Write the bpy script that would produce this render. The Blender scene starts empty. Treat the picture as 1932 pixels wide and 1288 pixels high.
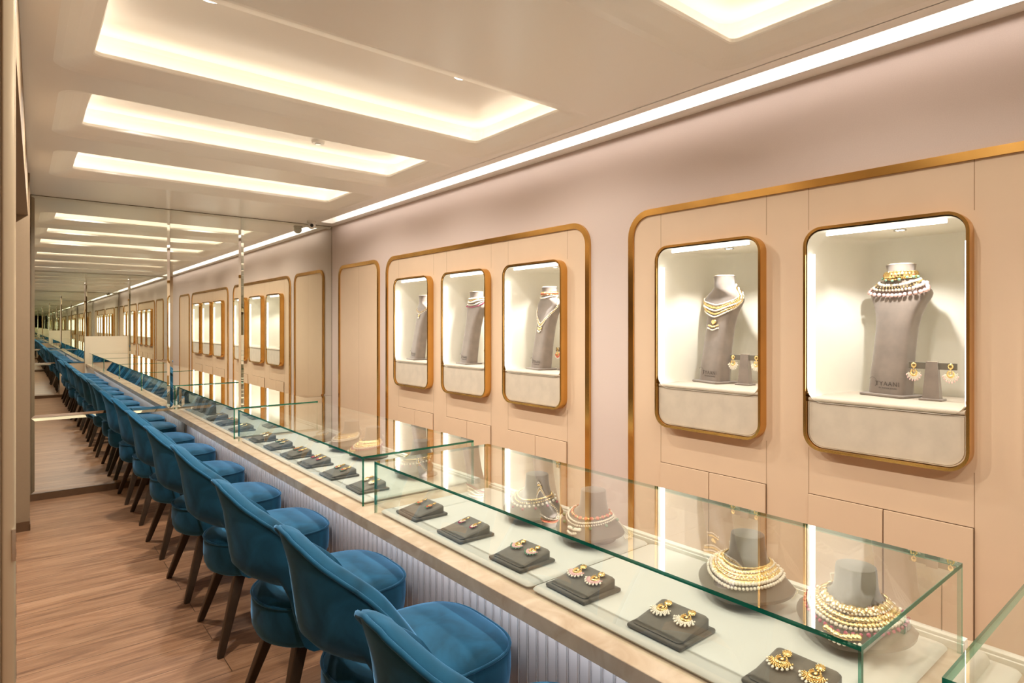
import bpy, math, random
from mathutils import Vector, Matrix
from mathutils.geometry import tessellate_polygon
random.seed(7)
sc = bpy.context.scene
col = bpy.data.collections.new('shop'); sc.collection.children.link(col)
pi = math.pi; cos = math.cos; sin = math.sin; R = math.radians

# ------------------------------------------------------------------ main dimensions (metres)
CAM_Z = 1.629; CEIL = 2.838; XW = 3.0; YM = 7.15; YB = -2.77; XL = -1.4

# ------------------------------------------------------------------ materials
def new_mat(name):
    m = bpy.data.materials.new(name); m.use_nodes = True
    nt = m.node_tree; nt.nodes.clear()
    out = nt.nodes.new('ShaderNodeOutputMaterial')
    return m, nt, out
def rgb(r, g, b):
    f = lambda c: (c/255/12.92) if c/255 <= .04045 else ((c/255+.055)/1.055)**2.4
    return (f(r), f(g), f(b), 1)
def principled(name, color, rough=.5, metal=0, noise=0, nscale=30, bump=0, bscale=200, coord='Object', **kw):
    m, nt, out = new_mat(name)
    p = nt.nodes.new('ShaderNodeBsdfPrincipled')
    nt.links.new(p.outputs[0], out.inputs[0])
    p.inputs['Base Color'].default_value = color
    p.inputs['Roughness'].default_value = rough
    p.inputs['Metallic'].default_value = metal
    for k, v in kw.items():
        p.inputs[k.replace('_', ' ')].default_value = v
    tc = nt.nodes.new('ShaderNodeTexCoord')
    if noise:
        n = nt.nodes.new('ShaderNodeTexNoise'); n.inputs['Scale'].default_value = nscale; n.inputs['Detail'].default_value = 5
        nt.links.new(tc.outputs[coord], n.inputs['Vector'])
        r = nt.nodes.new('ShaderNodeMapRange'); r.inputs[1].default_value = .3; r.inputs[2].default_value = .7
        r.inputs[3].default_value = 1-noise; r.inputs[4].default_value = 1+noise
        nt.links.new(n.outputs[0], r.inputs[0])
        mx = nt.nodes.new('ShaderNodeVectorMath'); mx.operation = 'SCALE'
        mx.inputs[0].default_value = color[:3]
        nt.links.new(r.outputs[0], mx.inputs['Scale']); nt.links.new(mx.outputs[0], p.inputs['Base Color'])
    if bump:
        n = nt.nodes.new('ShaderNodeTexNoise'); n.inputs['Scale'].default_value = bscale; n.inputs['Detail'].default_value = 3
        nt.links.new(tc.outputs[coord], n.inputs['Vector'])
        b = nt.nodes.new('ShaderNodeBump'); b.inputs['Strength'].default_value = bump; b.inputs['Distance'].default_value = .002
        nt.links.new(n.outputs[0], b.inputs['Height']); nt.links.new(b.outputs[0], p.inputs['Normal'])
    return m
def emitter(name, color, strength):
    m, nt, out = new_mat(name)
    e = nt.nodes.new('ShaderNodeEmission'); e.inputs[0].default_value = color; e.inputs[1].default_value = strength
    nt.links.new(e.outputs[0], out.inputs[0]); return m

M = {}
M['ceiling'] = principled('ceiling_paint', rgb(243, 238, 230), .28, bump=.02, bscale=40)
M['wallpaper'] = principled('pink_beige_wallpaper', rgb(206, 187, 176), .75, noise=.03, nscale=260, bump=.15, bscale=700)
M['leather'] = principled('cream_wall_leather', rgb(214, 186, 156), .62, noise=.015, nscale=6, bump=.06, bscale=500)
M['seam'] = principled('panel_joint', rgb(150, 120, 90), .9)
M['reveal'] = principled('dark_door_gap', rgb(96, 70, 46), .9)
M['brass'] = principled('brushed_brass', rgb(214, 168, 96), .19, 1, noise=.12, nscale=5)
M['brass_dark'] = principled('side_brass', rgb(192, 140, 66), .3, 1)
M['suede_light'] = principled('cream_suede', rgb(192, 178, 158), .9, noise=.07, nscale=14, Sheen_Weight=.3)
M['lining'] = principled('ivory_suede_lining', rgb(228, 223, 208), .85, noise=.015, nscale=9)
M['suede_grey'] = principled('grey_suede', rgb(97, 88, 74), .9, noise=.13, nscale=22, Sheen_Weight=.5)
M['suede_bust'] = principled('taupe_suede', rgb(122, 108, 96), .9, noise=.14, nscale=13, Sheen_Weight=.6)
M['logo'] = principled('logo_print', rgb(70, 60, 52), .6)
M['gold'] = principled('yellow_gold', rgb(255, 224, 158), .22, 1)
M['pearl'] = principled('pearl', rgb(246, 234, 214), .22, Coat_Weight=.6)
M['pink'] = principled('pink_bead', rgb(240, 196, 190), .2, Coat_Weight=.5)
M['ruby'] = principled('ruby_bead', rgb(178, 52, 96), .15, Coat_Weight=.6)
M['coral'] = principled('coral_bead', rgb(216, 112, 84), .25)
M['emerald'] = principled('emerald_bead', rgb(110, 150, 122), .2, Coat_Weight=.5)
M['cord'] = principled('white_pearl_cord', rgb(232, 224, 200), .5)
M['pad'] = principled('white_leatherette', rgb(204, 202, 192), .5, noise=.01, nscale=3)
M['cream_wood'] = principled('cream_lacquer', rgb(232, 214, 190), .4)
M['metal_white'] = principled('white_rail', rgb(232, 228, 218), .35)
M['flute'] = principled('white_fluted_panel', rgb(196, 193, 196), .42)
M['flute_edge'] = principled('flute_chrome_edge', rgb(228, 226, 226), .25, .6)
M['dark_wood'] = principled('dark_baseboard', rgb(92, 64, 38), .5, noise=.1, nscale=20)
M['leg_wood'] = principled('espresso_leg_wood', rgb(58, 42, 28), .45, noise=.15, nscale=30)
M['black'] = principled('black_plastic', rgb(22, 22, 24), .3)
M['white_plastic'] = principled('white_plastic', rgb(226, 222, 214), .35)
M['chrome'] = principled('chrome', rgb(220, 220, 220), .12, 1)
M['pilaster'] = principled('taupe_wall_paint', rgb(140, 117, 90), .7, noise=.02, nscale=50)
M['jamb'] = principled('champagne_door_edge', rgb(205, 185, 155), .3, .35)
M['led_white'] = emitter('led_tube_white', (1, .985, .945, 1), 4.0)
M['spot_disc'] = emitter('downlight_disc', (1, .97, .92, 1), 14)
M['spot_small'] = emitter('niche_spot_disc', (1, .97, .9, 1), 20)

def velvet():
    m, nt, out = new_mat('blue_velvet'); N = nt.nodes; L = nt.links
    p = N.new('ShaderNodeBsdfPrincipled'); L.new(p.outputs[0], out.inputs[0])
    tc = N.new('ShaderNodeTexCoord')
    n = N.new('ShaderNodeTexNoise'); n.inputs['Scale'].default_value = 7; n.inputs['Detail'].default_value = 4; n.inputs['Distortion'].default_value = .6
    L.new(tc.outputs['Object'], n.inputs['Vector'])
    cr = N.new('ShaderNodeValToRGB')
    cr.color_ramp.elements[0].position = .35; cr.color_ramp.elements[0].color = rgb(10, 58, 78)
    cr.color_ramp.elements[1].position = .65; cr.color_ramp.elements[1].color = rgb(24, 84, 114)
    L.new(n.outputs[0], cr.inputs[0]); L.new(cr.outputs[0], p.inputs['Base Color'])
    p.inputs['Roughness'].default_value = .8
    p.inputs['Sheen Weight'].default_value = 1; p.inputs['Sheen Roughness'].default_value = .34
    p.inputs['Sheen Tint'].default_value = rgb(130, 192, 245)
    p.inputs['Specular IOR Level'].default_value = .25
    n2 = N.new('ShaderNodeTexNoise'); n2.inputs['Scale'].default_value = 450
    L.new(tc.outputs['Object'], n2.inputs['Vector'])
    b = N.new('ShaderNodeBump'); b.inputs['Strength'].default_value = .12; b.inputs['Distance'].default_value = .002
    L.new(n2.outputs[0], b.inputs['Height']); L.new(b.outputs[0], p.inputs['Normal'])
    return m
M['velvet'] = velvet()

def wood_floor():
    m, nt, out = new_mat('oak_laminate'); N = nt.nodes; L = nt.links
    p = N.new('ShaderNodeBsdfPrincipled'); L.new(p.outputs[0], out.inputs[0])
    tc = N.new('ShaderNodeTexCoord')
    br = N.new('ShaderNodeTexBrick'); br.offset = .37; br.offset_frequency = 2
    br.inputs['Scale'].default_value = 1; br.inputs['Brick Width'].default_value = 1.25; br.inputs['Row Height'].default_value = .19
    br.inputs['Mortar Size'].default_value = .0018; br.inputs['Mortar Smooth'].default_value = .1
    br.inputs['Color1'].default_value = (0, 0, 0, 1); br.inputs['Color2'].default_value = (1, 1, 1, 1)
    br.inputs['Bias'].default_value = 0
    L.new(tc.outputs['Object'], br.inputs['Vector'])
    # grain, shifted plank by plank
    sepc = N.new('ShaderNodeSeparateColor'); L.new(br.outputs[0], sepc.inputs[0])
    comb = N.new('ShaderNodeCombineXYZ'); mulz = N.new('ShaderNodeMath'); mulz.operation = 'MULTIPLY'; mulz.inputs[1].default_value = 17
    L.new(sepc.outputs[0], mulz.inputs[0]); L.new(mulz.outputs[0], comb.inputs[2])
    add = N.new('ShaderNodeVectorMath'); add.operation = 'ADD'
    L.new(tc.outputs['Object'], add.inputs[0]); L.new(comb.outputs[0], add.inputs[1])
    mp = N.new('ShaderNodeMapping'); mp.inputs['Scale'].default_value = (.9, 9, 1)
    L.new(add.outputs[0], mp.inputs[0])
    n = N.new('ShaderNodeTexNoise'); n.inputs['Scale'].default_value = 2.2; n.inputs['Detail'].default_value = 9; n.inputs['Roughness'].default_value = .62; n.inputs['Distortion'].default_value = 1.1
    L.new(mp.outputs[0], n.inputs['Vector'])
    cr = N.new('ShaderNodeValToRGB'); e = cr.color_ramp.elements
    e[0].position = .28; e[0].color = rgb(118, 80, 56)
    e[1].position = .72; e[1].color = rgb(178, 136, 102)
    k = e.new(.5); k.color = rgb(156, 114, 82)
    L.new(n.outputs[0], cr.inputs[0])
    mp2 = N.new('ShaderNodeMapping'); mp2.inputs['Scale'].default_value = (3, 90, 1); L.new(add.outputs[0], mp2.inputs[0])
    n2 = N.new('ShaderNodeTexNoise'); n2.inputs['Scale'].default_value = 3; n2.inputs['Detail'].default_value = 4; L.new(mp2.outputs[0], n2.inputs['Vector'])
    mr = N.new('ShaderNodeMapRange'); mr.inputs[1].default_value = .35; mr.inputs[2].default_value = .7; mr.inputs[3].default_value = .82; mr.inputs[4].default_value = 1.1
    L.new(n2.outputs[0], mr.inputs[0])
    pv = N.new('ShaderNodeMapRange'); pv.inputs[3].default_value = .92; pv.inputs[4].default_value = 1.06; L.new(sepc.outputs[0], pv.inputs[0])
    mm = N.new('ShaderNodeMath'); mm.operation = 'MULTIPLY'; L.new(mr.outputs[0], mm.inputs[0]); L.new(pv.outputs[0], mm.inputs[1])
    sc1 = N.new('ShaderNodeVectorMath'); sc1.operation = 'SCALE'; L.new(cr.outputs[0], sc1.inputs[0]); L.new(mm.outputs[0], sc1.inputs['Scale'])
    mix = N.new('ShaderNodeMix'); mix.data_type = 'RGBA'; L.new(br.outputs['Fac'], mix.inputs['Factor'])
    L.new(sc1.outputs[0], mix.inputs['A']); mix.inputs['B'].default_value = rgb(80, 56, 38)
    L.new(mix.outputs['Result'], p.inputs['Base Color'])
    p.inputs['Roughness'].default_value = .42; p.inputs['Specular IOR Level'].default_value = .4
    return m
M['floor'] = wood_floor()

def stone():
    m, nt, out = new_mat('beige_marble'); N = nt.nodes; L = nt.links
    p = N.new('ShaderNodeBsdfPrincipled'); L.new(p.outputs[0], out.inputs[0])
    tc = N.new('ShaderNodeTexCoord')
    n = N.new('ShaderNodeTexNoise'); n.inputs['Scale'].default_value = 7; n.inputs['Detail'].default_value = 8; n.inputs['Distortion'].default_value = 1.5
    L.new(tc.outputs['Object'], n.inputs['Vector'])
    cr = N.new('ShaderNodeValToRGB'); e = cr.color_ramp.elements
    e[0].position = .3; e[0].color = rgb(184, 160, 134); e[1].position = .7; e[1].color = rgb(206, 186, 162)
    L.new(n.outputs[0], cr.inputs[0]); L.new(cr.outputs[0], p.inputs['Base Color'])
    p.inputs['Roughness'].default_value = .16
    return m
M['stone'] = stone()

def mirror_mat():
    m, nt, out = new_mat('silvered_mirror')
    g = nt.nodes.new('ShaderNodeBsdfAnisotropic') if False else nt.nodes.new('ShaderNodeBsdfGlossy')
    g.inputs[0].default_value = (.84, .86, .80, 1); g.inputs['Roughness'].default_value = 0
    nt.links.new(g.outputs[0], out.inputs[0]); return m
M['mirror'] = mirror_mat()

def pane_mat():
    # clear sheet: light goes straight through, the outer face reflects by Fresnel
    m, nt, out = new_mat('clear_glass_sheet'); N = nt.nodes; L = nt.links
    t = N.new('ShaderNodeBsdfTransparent'); t.inputs[0].default_value = (.97, .985, .972, 1)
    g = N.new('ShaderNodeBsdfGlossy'); g.inputs['Roughness'].default_value = 0; g.inputs[0].default_value = (1, 1, 1, 1)
    f = N.new('ShaderNodeFresnel'); f.inputs[0].default_value = 1.5
    geo = N.new('ShaderNodeNewGeometry')
    inv = N.new('ShaderNodeMath'); inv.operation = 'SUBTRACT'; inv.inputs[0].default_value = 1; L.new(geo.outputs['Backfacing'], inv.inputs[1])
    mul = N.new('ShaderNodeMath'); mul.operation = 'MULTIPLY'; L.new(f.outputs[0], mul.inputs[0]); L.new(inv.outputs[0], mul.inputs[1])
    m2 = N.new('ShaderNodeMath'); m2.operation = 'MULTIPLY'; m2.inputs[1].default_value = 1.9; m2.use_clamp = True; L.new(mul.outputs[0], m2.inputs[0])
    mx = N.new('ShaderNodeMixShader'); L.new(m2.outputs[0], mx.inputs[0]); L.new(t.outputs[0], mx.inputs[1]); L.new(g.outputs[0], mx.inputs[2])
    L.new(mx.outputs[0], out.inputs[0]); return m
M['pane'] = pane_mat()
def edge_mat(name, color, clear):
    m, nt, out = new_mat(name); N = nt.nodes; L = nt.links
    p = N.new('ShaderNodeBsdfPrincipled'); p.inputs['Base Color'].default_value = color; p.inputs['Roughness'].default_value = .12
    t = N.new('ShaderNodeBsdfTransparent'); t.inputs[0].default_value = (.35, .75, .62, 1)
    mx = N.new('ShaderNodeMixShader'); mx.inputs[0].default_value = clear
    L.new(p.outputs[0], mx.inputs[1]); L.new(t.outputs[0], mx.inputs[2]); L.new(mx.outputs[0], out.inputs[0]); return m
M['edge'] = edge_mat('green_glass_edge', rgb(5, 90, 68), .15)
M['edge_pale'] = edge_mat('pale_glass_edge', rgb(126, 164, 148), .6)

# ------------------------------------------------------------------ mesh helper
class MB:
    def __init__(s): s.v = []; s.f = []; s.m = []
    def add(s, vs, fs, mi=0):
        b = len(s.v); s.v += [tuple(p) for p in vs]; s.f += [tuple(b+i for i in f) for f in fs]; s.m += [mi]*len(fs); return b
    def box(s, x0, x1, y0, y1, z0, z1, mi=0):
        vs = [(x, y, z) for x in (x0, x1) for y in (y0, y1) for z in (z0, z1)]
        s.add(vs, [(0, 1, 3, 2), (4, 6, 7, 5), (0, 4, 5, 1), (2, 3, 7, 6), (0, 2, 6, 4), (1, 5, 7, 3)], mi)
    def loft(s, rings, cap0=True, cap1=True, mi=0, closed=True):
        n = len(rings[0]); vs = [p for r in rings for p in r]; fs = []
        for i in range(len(rings)-1):
            for j in range(n if closed else n-1):
                k = (j+1) % n
                fs.append((i*n+j, i*n+k, (i+1)*n+k, (i+1)*n+j))
        if cap0: fs.append(tuple(range(n-1, -1, -1)))
        if cap1: fs.append(tuple((len(rings)-1)*n+j for j in range(n)))
        s.add(vs, fs, mi)
    def tube(s, pts, r, n=8, mi=0, closed=False, caps=True):
        pts = [Vector(p) for p in pts]; rings = []; up = None
        N = len(pts)
        for i, p in enumerate(pts):
            a = pts[(i-1) % N] if (closed or i) else p
            b = pts[(i+1) % N] if (closed or i < N-1) else p
            t = (b-a).normalized()
            if up is None:
                up = Vector((0, 0, 1)) if abs(t.z) < .9 else Vector((1, 0, 0))
            x = t.cross(up); x.normalize(); y = x.cross(t); up = y
            rr = r[i] if isinstance(r, (list, tuple)) else r
            rings.append([p + x*rr*cos(2*pi*k/n) + y*rr*sin(2*pi*k/n) for k in range(n)])
        if closed: rings.append(rings[0])
        s.loft(rings, caps and not closed, caps and not closed, mi)
    def sphere(s, c, r, n=8, m=5, mi=0, sc=(1, 1, 1), mat=None):
        c = Vector(c); vs = [(0, 0, 1)]; 
        for i in range(1, m):
            a = pi*i/m
            for k in range(n): vs.append((sin(a)*cos(2*pi*k/n), sin(a)*sin(2*pi*k/n), cos(a)))
        vs.append((0, 0, -1)); L = len(vs)-1; fs = []
        for k in range(n):
            q = (k+1) % n
            fs.append((0, 1+k, 1+q)); fs.append((L, 1+(m-2)*n+q, 1+(m-2)*n+k))
            for i in range(m-2): fs.append((1+i*n+k, 1+(i+1)*n+k, 1+(i+1)*n+q, 1+i*n+q))
        out = []
        for p in vs:
            q = Vector((p[0]*r*sc[0], p[1]*r*sc[1], p[2]*r*sc[2]))
            if mat is not None: q = mat @ q
            out.append(c+q)
        s.add(out, fs, mi)
    def cyl(s, c, r0, r1, z0, z1, n=24, mi=0):
        s.loft([[(c[0]+r0*cos(2*pi*k/n), c[1]+r0*sin(2*pi*k/n), z0) for k in range(n)],
                [(c[0]+r1*cos(2*pi*k/n), c[1]+r1*sin(2*pi*k/n), z1) for k in range(n)]], mi=mi)
    def build(s, name, mats, parent=None, smooth=False, loc=None, sharp=None):
        me = bpy.data.meshes.new(name); me.from_pydata(s.v, [], s.f)
        if not isinstance(mats, (list, tuple)): mats = [mats]
        for m in mats: me.materials.append(M[m] if isinstance(m, str) else m)
        me.polygons.foreach_set('material_index', s.m)
        if smooth:
            me.polygons.foreach_set('use_smooth', [True]*len(me.polygons))
            me.update()
            me.set_sharp_from_angle(angle=R(sharp or 50))
        me.update()
        o = bpy.data.objects.new(name, me); col.objects.link(o)
        if parent: o.parent = parent
        if loc: o.location = loc
        return o
def tag(o, label=None, cat=None, group=None, kind=None):
    if label: o['label'] = label
    if cat: o['category'] = cat
    if group: o['group'] = group
    if kind: o['kind'] = kind
    return o
def empty(name, loc, rz=0):
    o = bpy.data.objects.new(name, None); o.empty_display_size = .05; col.objects.link(o)
    o.location = loc; o.rotation_euler = (0, 0, rz); return o
CH = {}
def copy_tree(o, parent=None):
    c = o.copy(); col.objects.link(c)
    if parent: c.parent = parent
    for ch in [x for x in col.objects if x.parent == o]: copy_tree(ch, c)
    return c
def rrect(w0, w1, h0, h1, r, n=8):
    """rounded rectangle outline (a, b) counter-clockwise"""
    pts = []
    for cx, cy, a0 in ((w1-r, h1-r, 0), (w0+r, h1-r, 90), (w0+r, h0+r, 180), (w1-r, h0+r, 270)):
        for k in range(n+1):
            a = R(a0+90*k/n); pts.append((cx+r*cos(a), cy+r*sin(a)))
    return pts
def rbox(mb, x0, x1, y0, y1, z0, z1, r, b=.004, mi=0, n=4):
    """box with rounded vertical corners and bevelled top and bottom"""
    rings = []
    for ins, z in ((b, z0), (0, z0+b), (0, z1-b), (b*.3, z1-b*.3), (b, z1)):
        rings.append([(p[0], p[1], z) for p in rrect(x0+ins, x1-ins, y0+ins, y1-ins, max(r-ins, .001), n)])
    mb.loft(rings, mi=mi)
def fill(mb, loops, fn, mi=0, flip=False):
    polys = [[Vector((p[0], p[1], 0)) for p in l] for l in loops]
    tris = tessellate_polygon(polys); flat = [p for l in loops for p in l]
    fs = []
    for t in tris:
        a, b, c = [flat[i] for i in t]
        area = (b[0]-a[0])*(c[1]-a[1])-(c[0]-a[0])*(b[1]-a[1])
        t = tuple(t)
        if abs(area) < 1e-12: continue
        if (area < 0) != flip: t = t[::-1]
        fs.append(t)
    mb.add([fn(*p) for p in flat], fs, mi)

# ------------------------------------------------------------------ camera
cam = bpy.data.cameras.new('camera'); co = bpy.data.objects.new('camera', cam); col.objects.link(co)
cam.lens = 36*1142.3/1932; cam.sensor_width = 36; cam.sensor_fit = 'HORIZONTAL'
cam.shift_y = -(644-613.3)/1932
cam.clip_start = .02; cam.clip_end = 60
co.location = (0, 0, CAM_Z); co.rotation_euler = (pi/2, 0, -R(39.32))
sc.camera = co

# ------------------------------------------------------------------ lights
def area(name, loc, rot, sx, sy, power, color, spread=None):
    l = bpy.data.lights.new(name, 'AREA'); l.shape = 'RECTANGLE'; l.size = sx; l.size_y = sy; l.energy = power; l.color = color
    if spread: l.spread = spread
    o = bpy.data.objects.new(name, l); col.objects.link(o); o.location = loc; o.rotation_euler = rot; return o
def spot(name, loc, power, color, ang=100, blend=.5, rad=.03, target=None):
    l = bpy.data.lights.new(name, 'SPOT'); l.energy = power; l.color = color; l.spot_size = R(ang); l.spot_blend = blend; l.shadow_soft_size = rad
    o = bpy.data.objects.new(name, l); col.objects.link(o); o.location = loc
    if target is not None:
        d = Vector(target)-Vector(loc); o.rotation_euler = d.to_track_quat('-Z', 'Y').to_euler()
    return o
WARM = (1, .87, .70)

# ------------------------------------------------------------------ ceiling with trays
TR = [(.13, 2.62, 2.41, 3.56), (.17, 2.60, 3.83, 4.80), (.20, 2.62, 5.19, 6.15), (.13, 2.63, .50, 1.62), (.13, 2.63, -1.05, 0.05), (.13, 2.63, -2.45, -1.45)]
ce = MB()
outer = [(XL, YB), (XW, YB), (XW, YM), (XL, YM)]
slot = [(2.76, YB+.15), (2.905, YB+.15), (2.905, 6.92), (2.76, 6.92)]
holes = [rrect(a, b, c, d, .11, 8) for a, b, c, d in TR]
fill(ce, [outer] + [h[::-1] for h in holes] + [slot[::-1]], lambda x, y: (x, y, CEIL), flip=True)
for (a, b, c, d) in TR:
    def ring(i, z): return [(p[0], p[1], CEIL+z) for p in rrect(a+i, b-i, c+i, d-i, max(.11-i*.5, .03), 8)]
    ce.loft([ring(0, 0), ring(.03, .006), ring(.07, .018), ring(.11, .033), ring(.145, .045), ring(.15, .05), ring(.15, .066), ring(.055, .066), ring(.055, .16), ring(.06, .185)], False, False)
    top = ring(.06, .185); fill(ce, [[(p[0], p[1]) for p in top]], lambda x, y: (x, y, CEIL+.185), flip=True)
# perimeter slot recess
ce.box(2.68, 2.905, YB+.15, 6.92, CEIL+.105, CEIL+.11)
ce.box(2.905, 2.91, YB+.15, 6.92, CEIL+.0, CEIL+.11)
ce.box(2.68, 2.685, YB+.15, 6.92, CEIL+.0, CEIL+.11)
ce.box(2.68, 2.91, YB+.145, YB+.15, CEIL+.0, CEIL+.11); ce.box(2.68, 2.91, 6.92, 6.925, CEIL+.0, CEIL+.11)
ce.box(2.68, 2.76, YB+.15, 6.92, CEIL+.002, CEIL+.02)
tag(ce.build('ceiling', 'ceiling'), kind='structure')
area('slot_led', (2.715, (YB+6.92)/2, CEIL+.06), (0, R(-90), 0), .05, 9.5, 8, (1, .95, .92))
for n, (a, b, c, d) in enumerate(TR):
    z = CEIL+.075; w = .03
    P = .34
    area('cove_led', ((a+b)/2, c+.10, z), (pi, 0, 0), b-a-.25, w, P*(b-a), WARM)
    area('cove_led', ((a+b)/2, d-.10, z), (pi, 0, 0), b-a-.25, w, P*(b-a), WARM)
    area('cove_led', (a+.10, (c+d)/2, z), (pi, 0, 0), w, d-c-.25, P*(d-c), WARM)
    area('cove_led', (b-.10, (c+d)/2, z), (pi, 0, 0), w, d-c-.25, P*(d-c), WARM)
    yc = 2.80 if n == 0 else (4.28 if n == 1 else (5.62 if n == 2 else (c+d)/2))
    for k, x in enumerate((.64, 1.93)):
        t = empty('recessed_downlight', (x, yc, CEIL+.185))
        f = MB(); f.tube([(.045*cos(2*pi*q/24), .045*sin(2*pi*q/24), -.002) for q in range(24)], .004, 6, closed=True); f.build('trim_ring', 'white_plastic', t, True)
        g = MB(); g.cyl((0, 0), .041, .041, -.004, -.001, 24); g.build('lamp_disc', 'spot_disc', t)
        where = ['in the widest ceiling tray', 'in the second ceiling tray', 'in the ceiling tray by the mirror', 'in the ceiling tray cut by the top edge', 'in the ceiling tray behind the viewer', 'in the ceiling tray by the rear mirror'][n]
        tag(t, 'round recessed downlight %s, %s side' % (where, 'aisle' if k == 0 else 'counter'), 'light', 'recessed ceiling downlights')
        spot('downlight', (x, yc, CEIL+.17), (78 if n < 3 else 50) if k == 0 else (36 if n < 3 else 22), (1, .955, .88), 150, .4, .035)

# ------------------------------------------------------------------ floor and walls
f = MB(); f.box(XL-.1, 3.7, YB-.1, YM+.1, -.1, 0); tag(f.build('floor', 'floor'), kind='structure')
SC = [(5.13, 'first'), (4.25, 'second'), (3.37, 'third'), (1.913, 'fourth'), (1.038, 'fifth'), (.163, 'sixth')]
SH = .33; S0 = 1.034; S1 = 2.093
w = MB()
seam_holes = [rrect(y-SH+.006, y+SH-.006, S0+.006, S1-.006, .075, 6) for y, _ in SC]
fill(w, [[(YB, 0), (YM, 0), (YM, CEIL+.02), (YB, CEIL+.02)]] + [h[::-1] for h in seam_holes], lambda y, z: (XW, y, z), flip=True)
w.box(3.6, 3.7, YB, YM, 0, CEIL)
tag(w.build('wall_right', 'wallpaper'), kind='structure')
w = MB(); w.box(XL, 3.7, YM+.012, YM+.12, 0, CEIL+.3); tag(w.build('wall_far', 'pilaster'), kind='structure')
w = MB(); w.box(XL, 3.7, YB-.12, YB-.012, 0, CEIL+.3); tag(w.build('wall_rear', 'leather'), kind='structure')
w = MB(); w.box(XL-.1, XL, YB, 6.15, 0, CEIL); w.box(XL, .081, 6.15, YM, 0, CEIL-.001)
w.box(.081, .085, 6.152, 6.158, .1, CEIL-.001)
tag(w.build('wall_left', 'pilaster'), kind='structure')
w = MB(); w.loft([[(-.03, 1.7, z), (.0, 2.55, z), (.083, 6.66, z), (.083, YM-.002, z), (-.03, YM-.002, z)][::-1] for z in (2.50, CEIL-.002)]); tag(w.build('trim_1', 'pilaster'), kind='structure')
w = MB(); w.box(-.2, .083, 6.142, 6.15, 0, .075); w.box(.081, .088, 6.142, YM, 0, .05); tag(w.build('baseboard_left', 'dark_wood'), kind='structure')
w = MB(); w.box(.09, 1.39, YM-.006, YM+.012, 0, .062); w.box(2.07, XW, YM-.006, YM+.012, 0, .062); tag(w.build('baseboard_far', 'dark_wood'), kind='structure')
w = MB(); w.box(.09, 1.20, YB-.012, YB+.006, 0, .062); tag(w.build('baseboard_rear', 'dark_wood'), kind='structure')
# near sliding door leaf whose edge shows at the left border
t = empty('sliding_door', (0, 1.5, 0))
d = MB(); d.box(-1.0, -.0215, 0, .05, 0, CEIL-.002); d.build('leaf', 'pilaster', t)
d = MB(); rbox(d, -.0215, -.0003, -.004, .054, 0, CEIL-.003, .004, .001); d.build('edge_profile', 'jamb', t, True)
d = MB(); d.box(-.006, -.0003, -.008, -.004, 1.18, 1.24); d.build('latch', 'chrome', t)
tag(t, 'tall champagne door leaf edge at the left border of the view', 'door')

# ------------------------------------------------------------------ wall panels with brass trim
def arch(y0, y1, top, r, n=8):
    pts = [(y1, .10), (y1, top-r)]
    for k in range(1, n+1): a = R(90*k/n); pts.append((y1-r+r*cos(a), top-r+r*sin(a)))
    for k in range(0, n+1): a = R(90+90*k/n); pts.append((y0+r+r*cos(a), top-r+r*sin(a)))
    pts += [(y0, .10)]
    return pts
def wall_panel(y0, y1, r, holes, seams, label):
    t = empty('wall_panel', (XW, (y0+y1)/2, 0)); yc = (y0+y1)/2
    p = MB(); W_ = .038
    inner = arch(y0+W_*.5, y1-W_*.5, 2.334-W_*.5, r-W_*.5)
    fill(p, [inner] + [h[::-1] for h in holes], lambda y, z: (-.008, y-yc, z), flip=True)
    for (ya, za, zb) in seams:
        p.add([(-.0084, ya-.0013-yc, za), (-.0084, ya+.0013-yc, za), (-.0084, ya+.0013-yc, zb), (-.0084, ya-.0013-yc, zb)], [(0, 3, 2, 1)], 1)
    p.build('leather_panel', ['leather', 'seam'], t)
    b = MB(); o1 = arch(y0, y1, 2.334, r); i1 = arch(y0+W_, y1-W_, 2.334-W_, r-W_)
    n = len(o1); rings = []
    for k in range(n):
        rings.append([(-.001, o1[k][0]-yc, o1[k][1]), (-.020, o1[k][0]-yc, o1[k][1]), (-.020, i1[k][0]-yc, i1[k][1]), (-.001, i1[k][0]-yc, i1[k][1])])
    b.loft(rings); b.build('brass_trim', 'brass', t)
    tag(t, label, 'wall panel', 'brass trimmed wall panels'); return t
hole = lambda y: rrect(y-SH+.006, y+SH-.006, S0+.006, S1-.006, .075, 6)
def side_seams(ys):
    out = []
    for y in ys:
        out += [(y-SH, .12, S0), (y+SH, .12, S0), (y-SH, S1, 2.30), (y+SH, S1, 2.30)]
    return out
wall_panel(5.88, 6.92, .13, [], [(6.384, .12, 2.29)], 'narrow cream arched wall panel in brass trim beside the mirror corner')
wall_panel(2.82, 5.72, .16, [hole(y) for y, _ in SC[:3]], side_seams([y for y, _ in SC[:3]]), 'wide cream wall panel in brass trim around the three narrow-looking showcases')
wall_panel(-.46, 2.485, .16, [hole(y) for y, _ in SC[3:]], side_seams([y for y, _ in SC[3:]]), 'wide cream wall panel in brass trim around the two nearest showcases')
wall_panel(-1.75, -.70, .13, [], [(-1.22, .12, 2.29)], 'narrow cream arched wall panel behind the viewer, seen in the mirror')
for i, (y, nm) in enumerate(SC):
    t = empty('wall_cabinet', (XW, y, 0))
    for s in (-1, 1):
        d = MB(); g = .0025
        rbox(d, -.0185, -.0086, (-SH+g if s < 0 else g), (-g if s < 0 else SH-g), .14, .808, .001, .001, n=2)
        d.build('door', 'leather', t)
    d = MB(); d.box(-.0095, -.0083, -SH-.001, SH+.001, .13, .8115); d.build('reveal', 'reveal', t)
    tag(t, 'pair of flush cream cupboard doors under the %s brass framed showcase from the mirror' % nm, 'cabinet', 'flush wall cupboards under the showcases')

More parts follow.
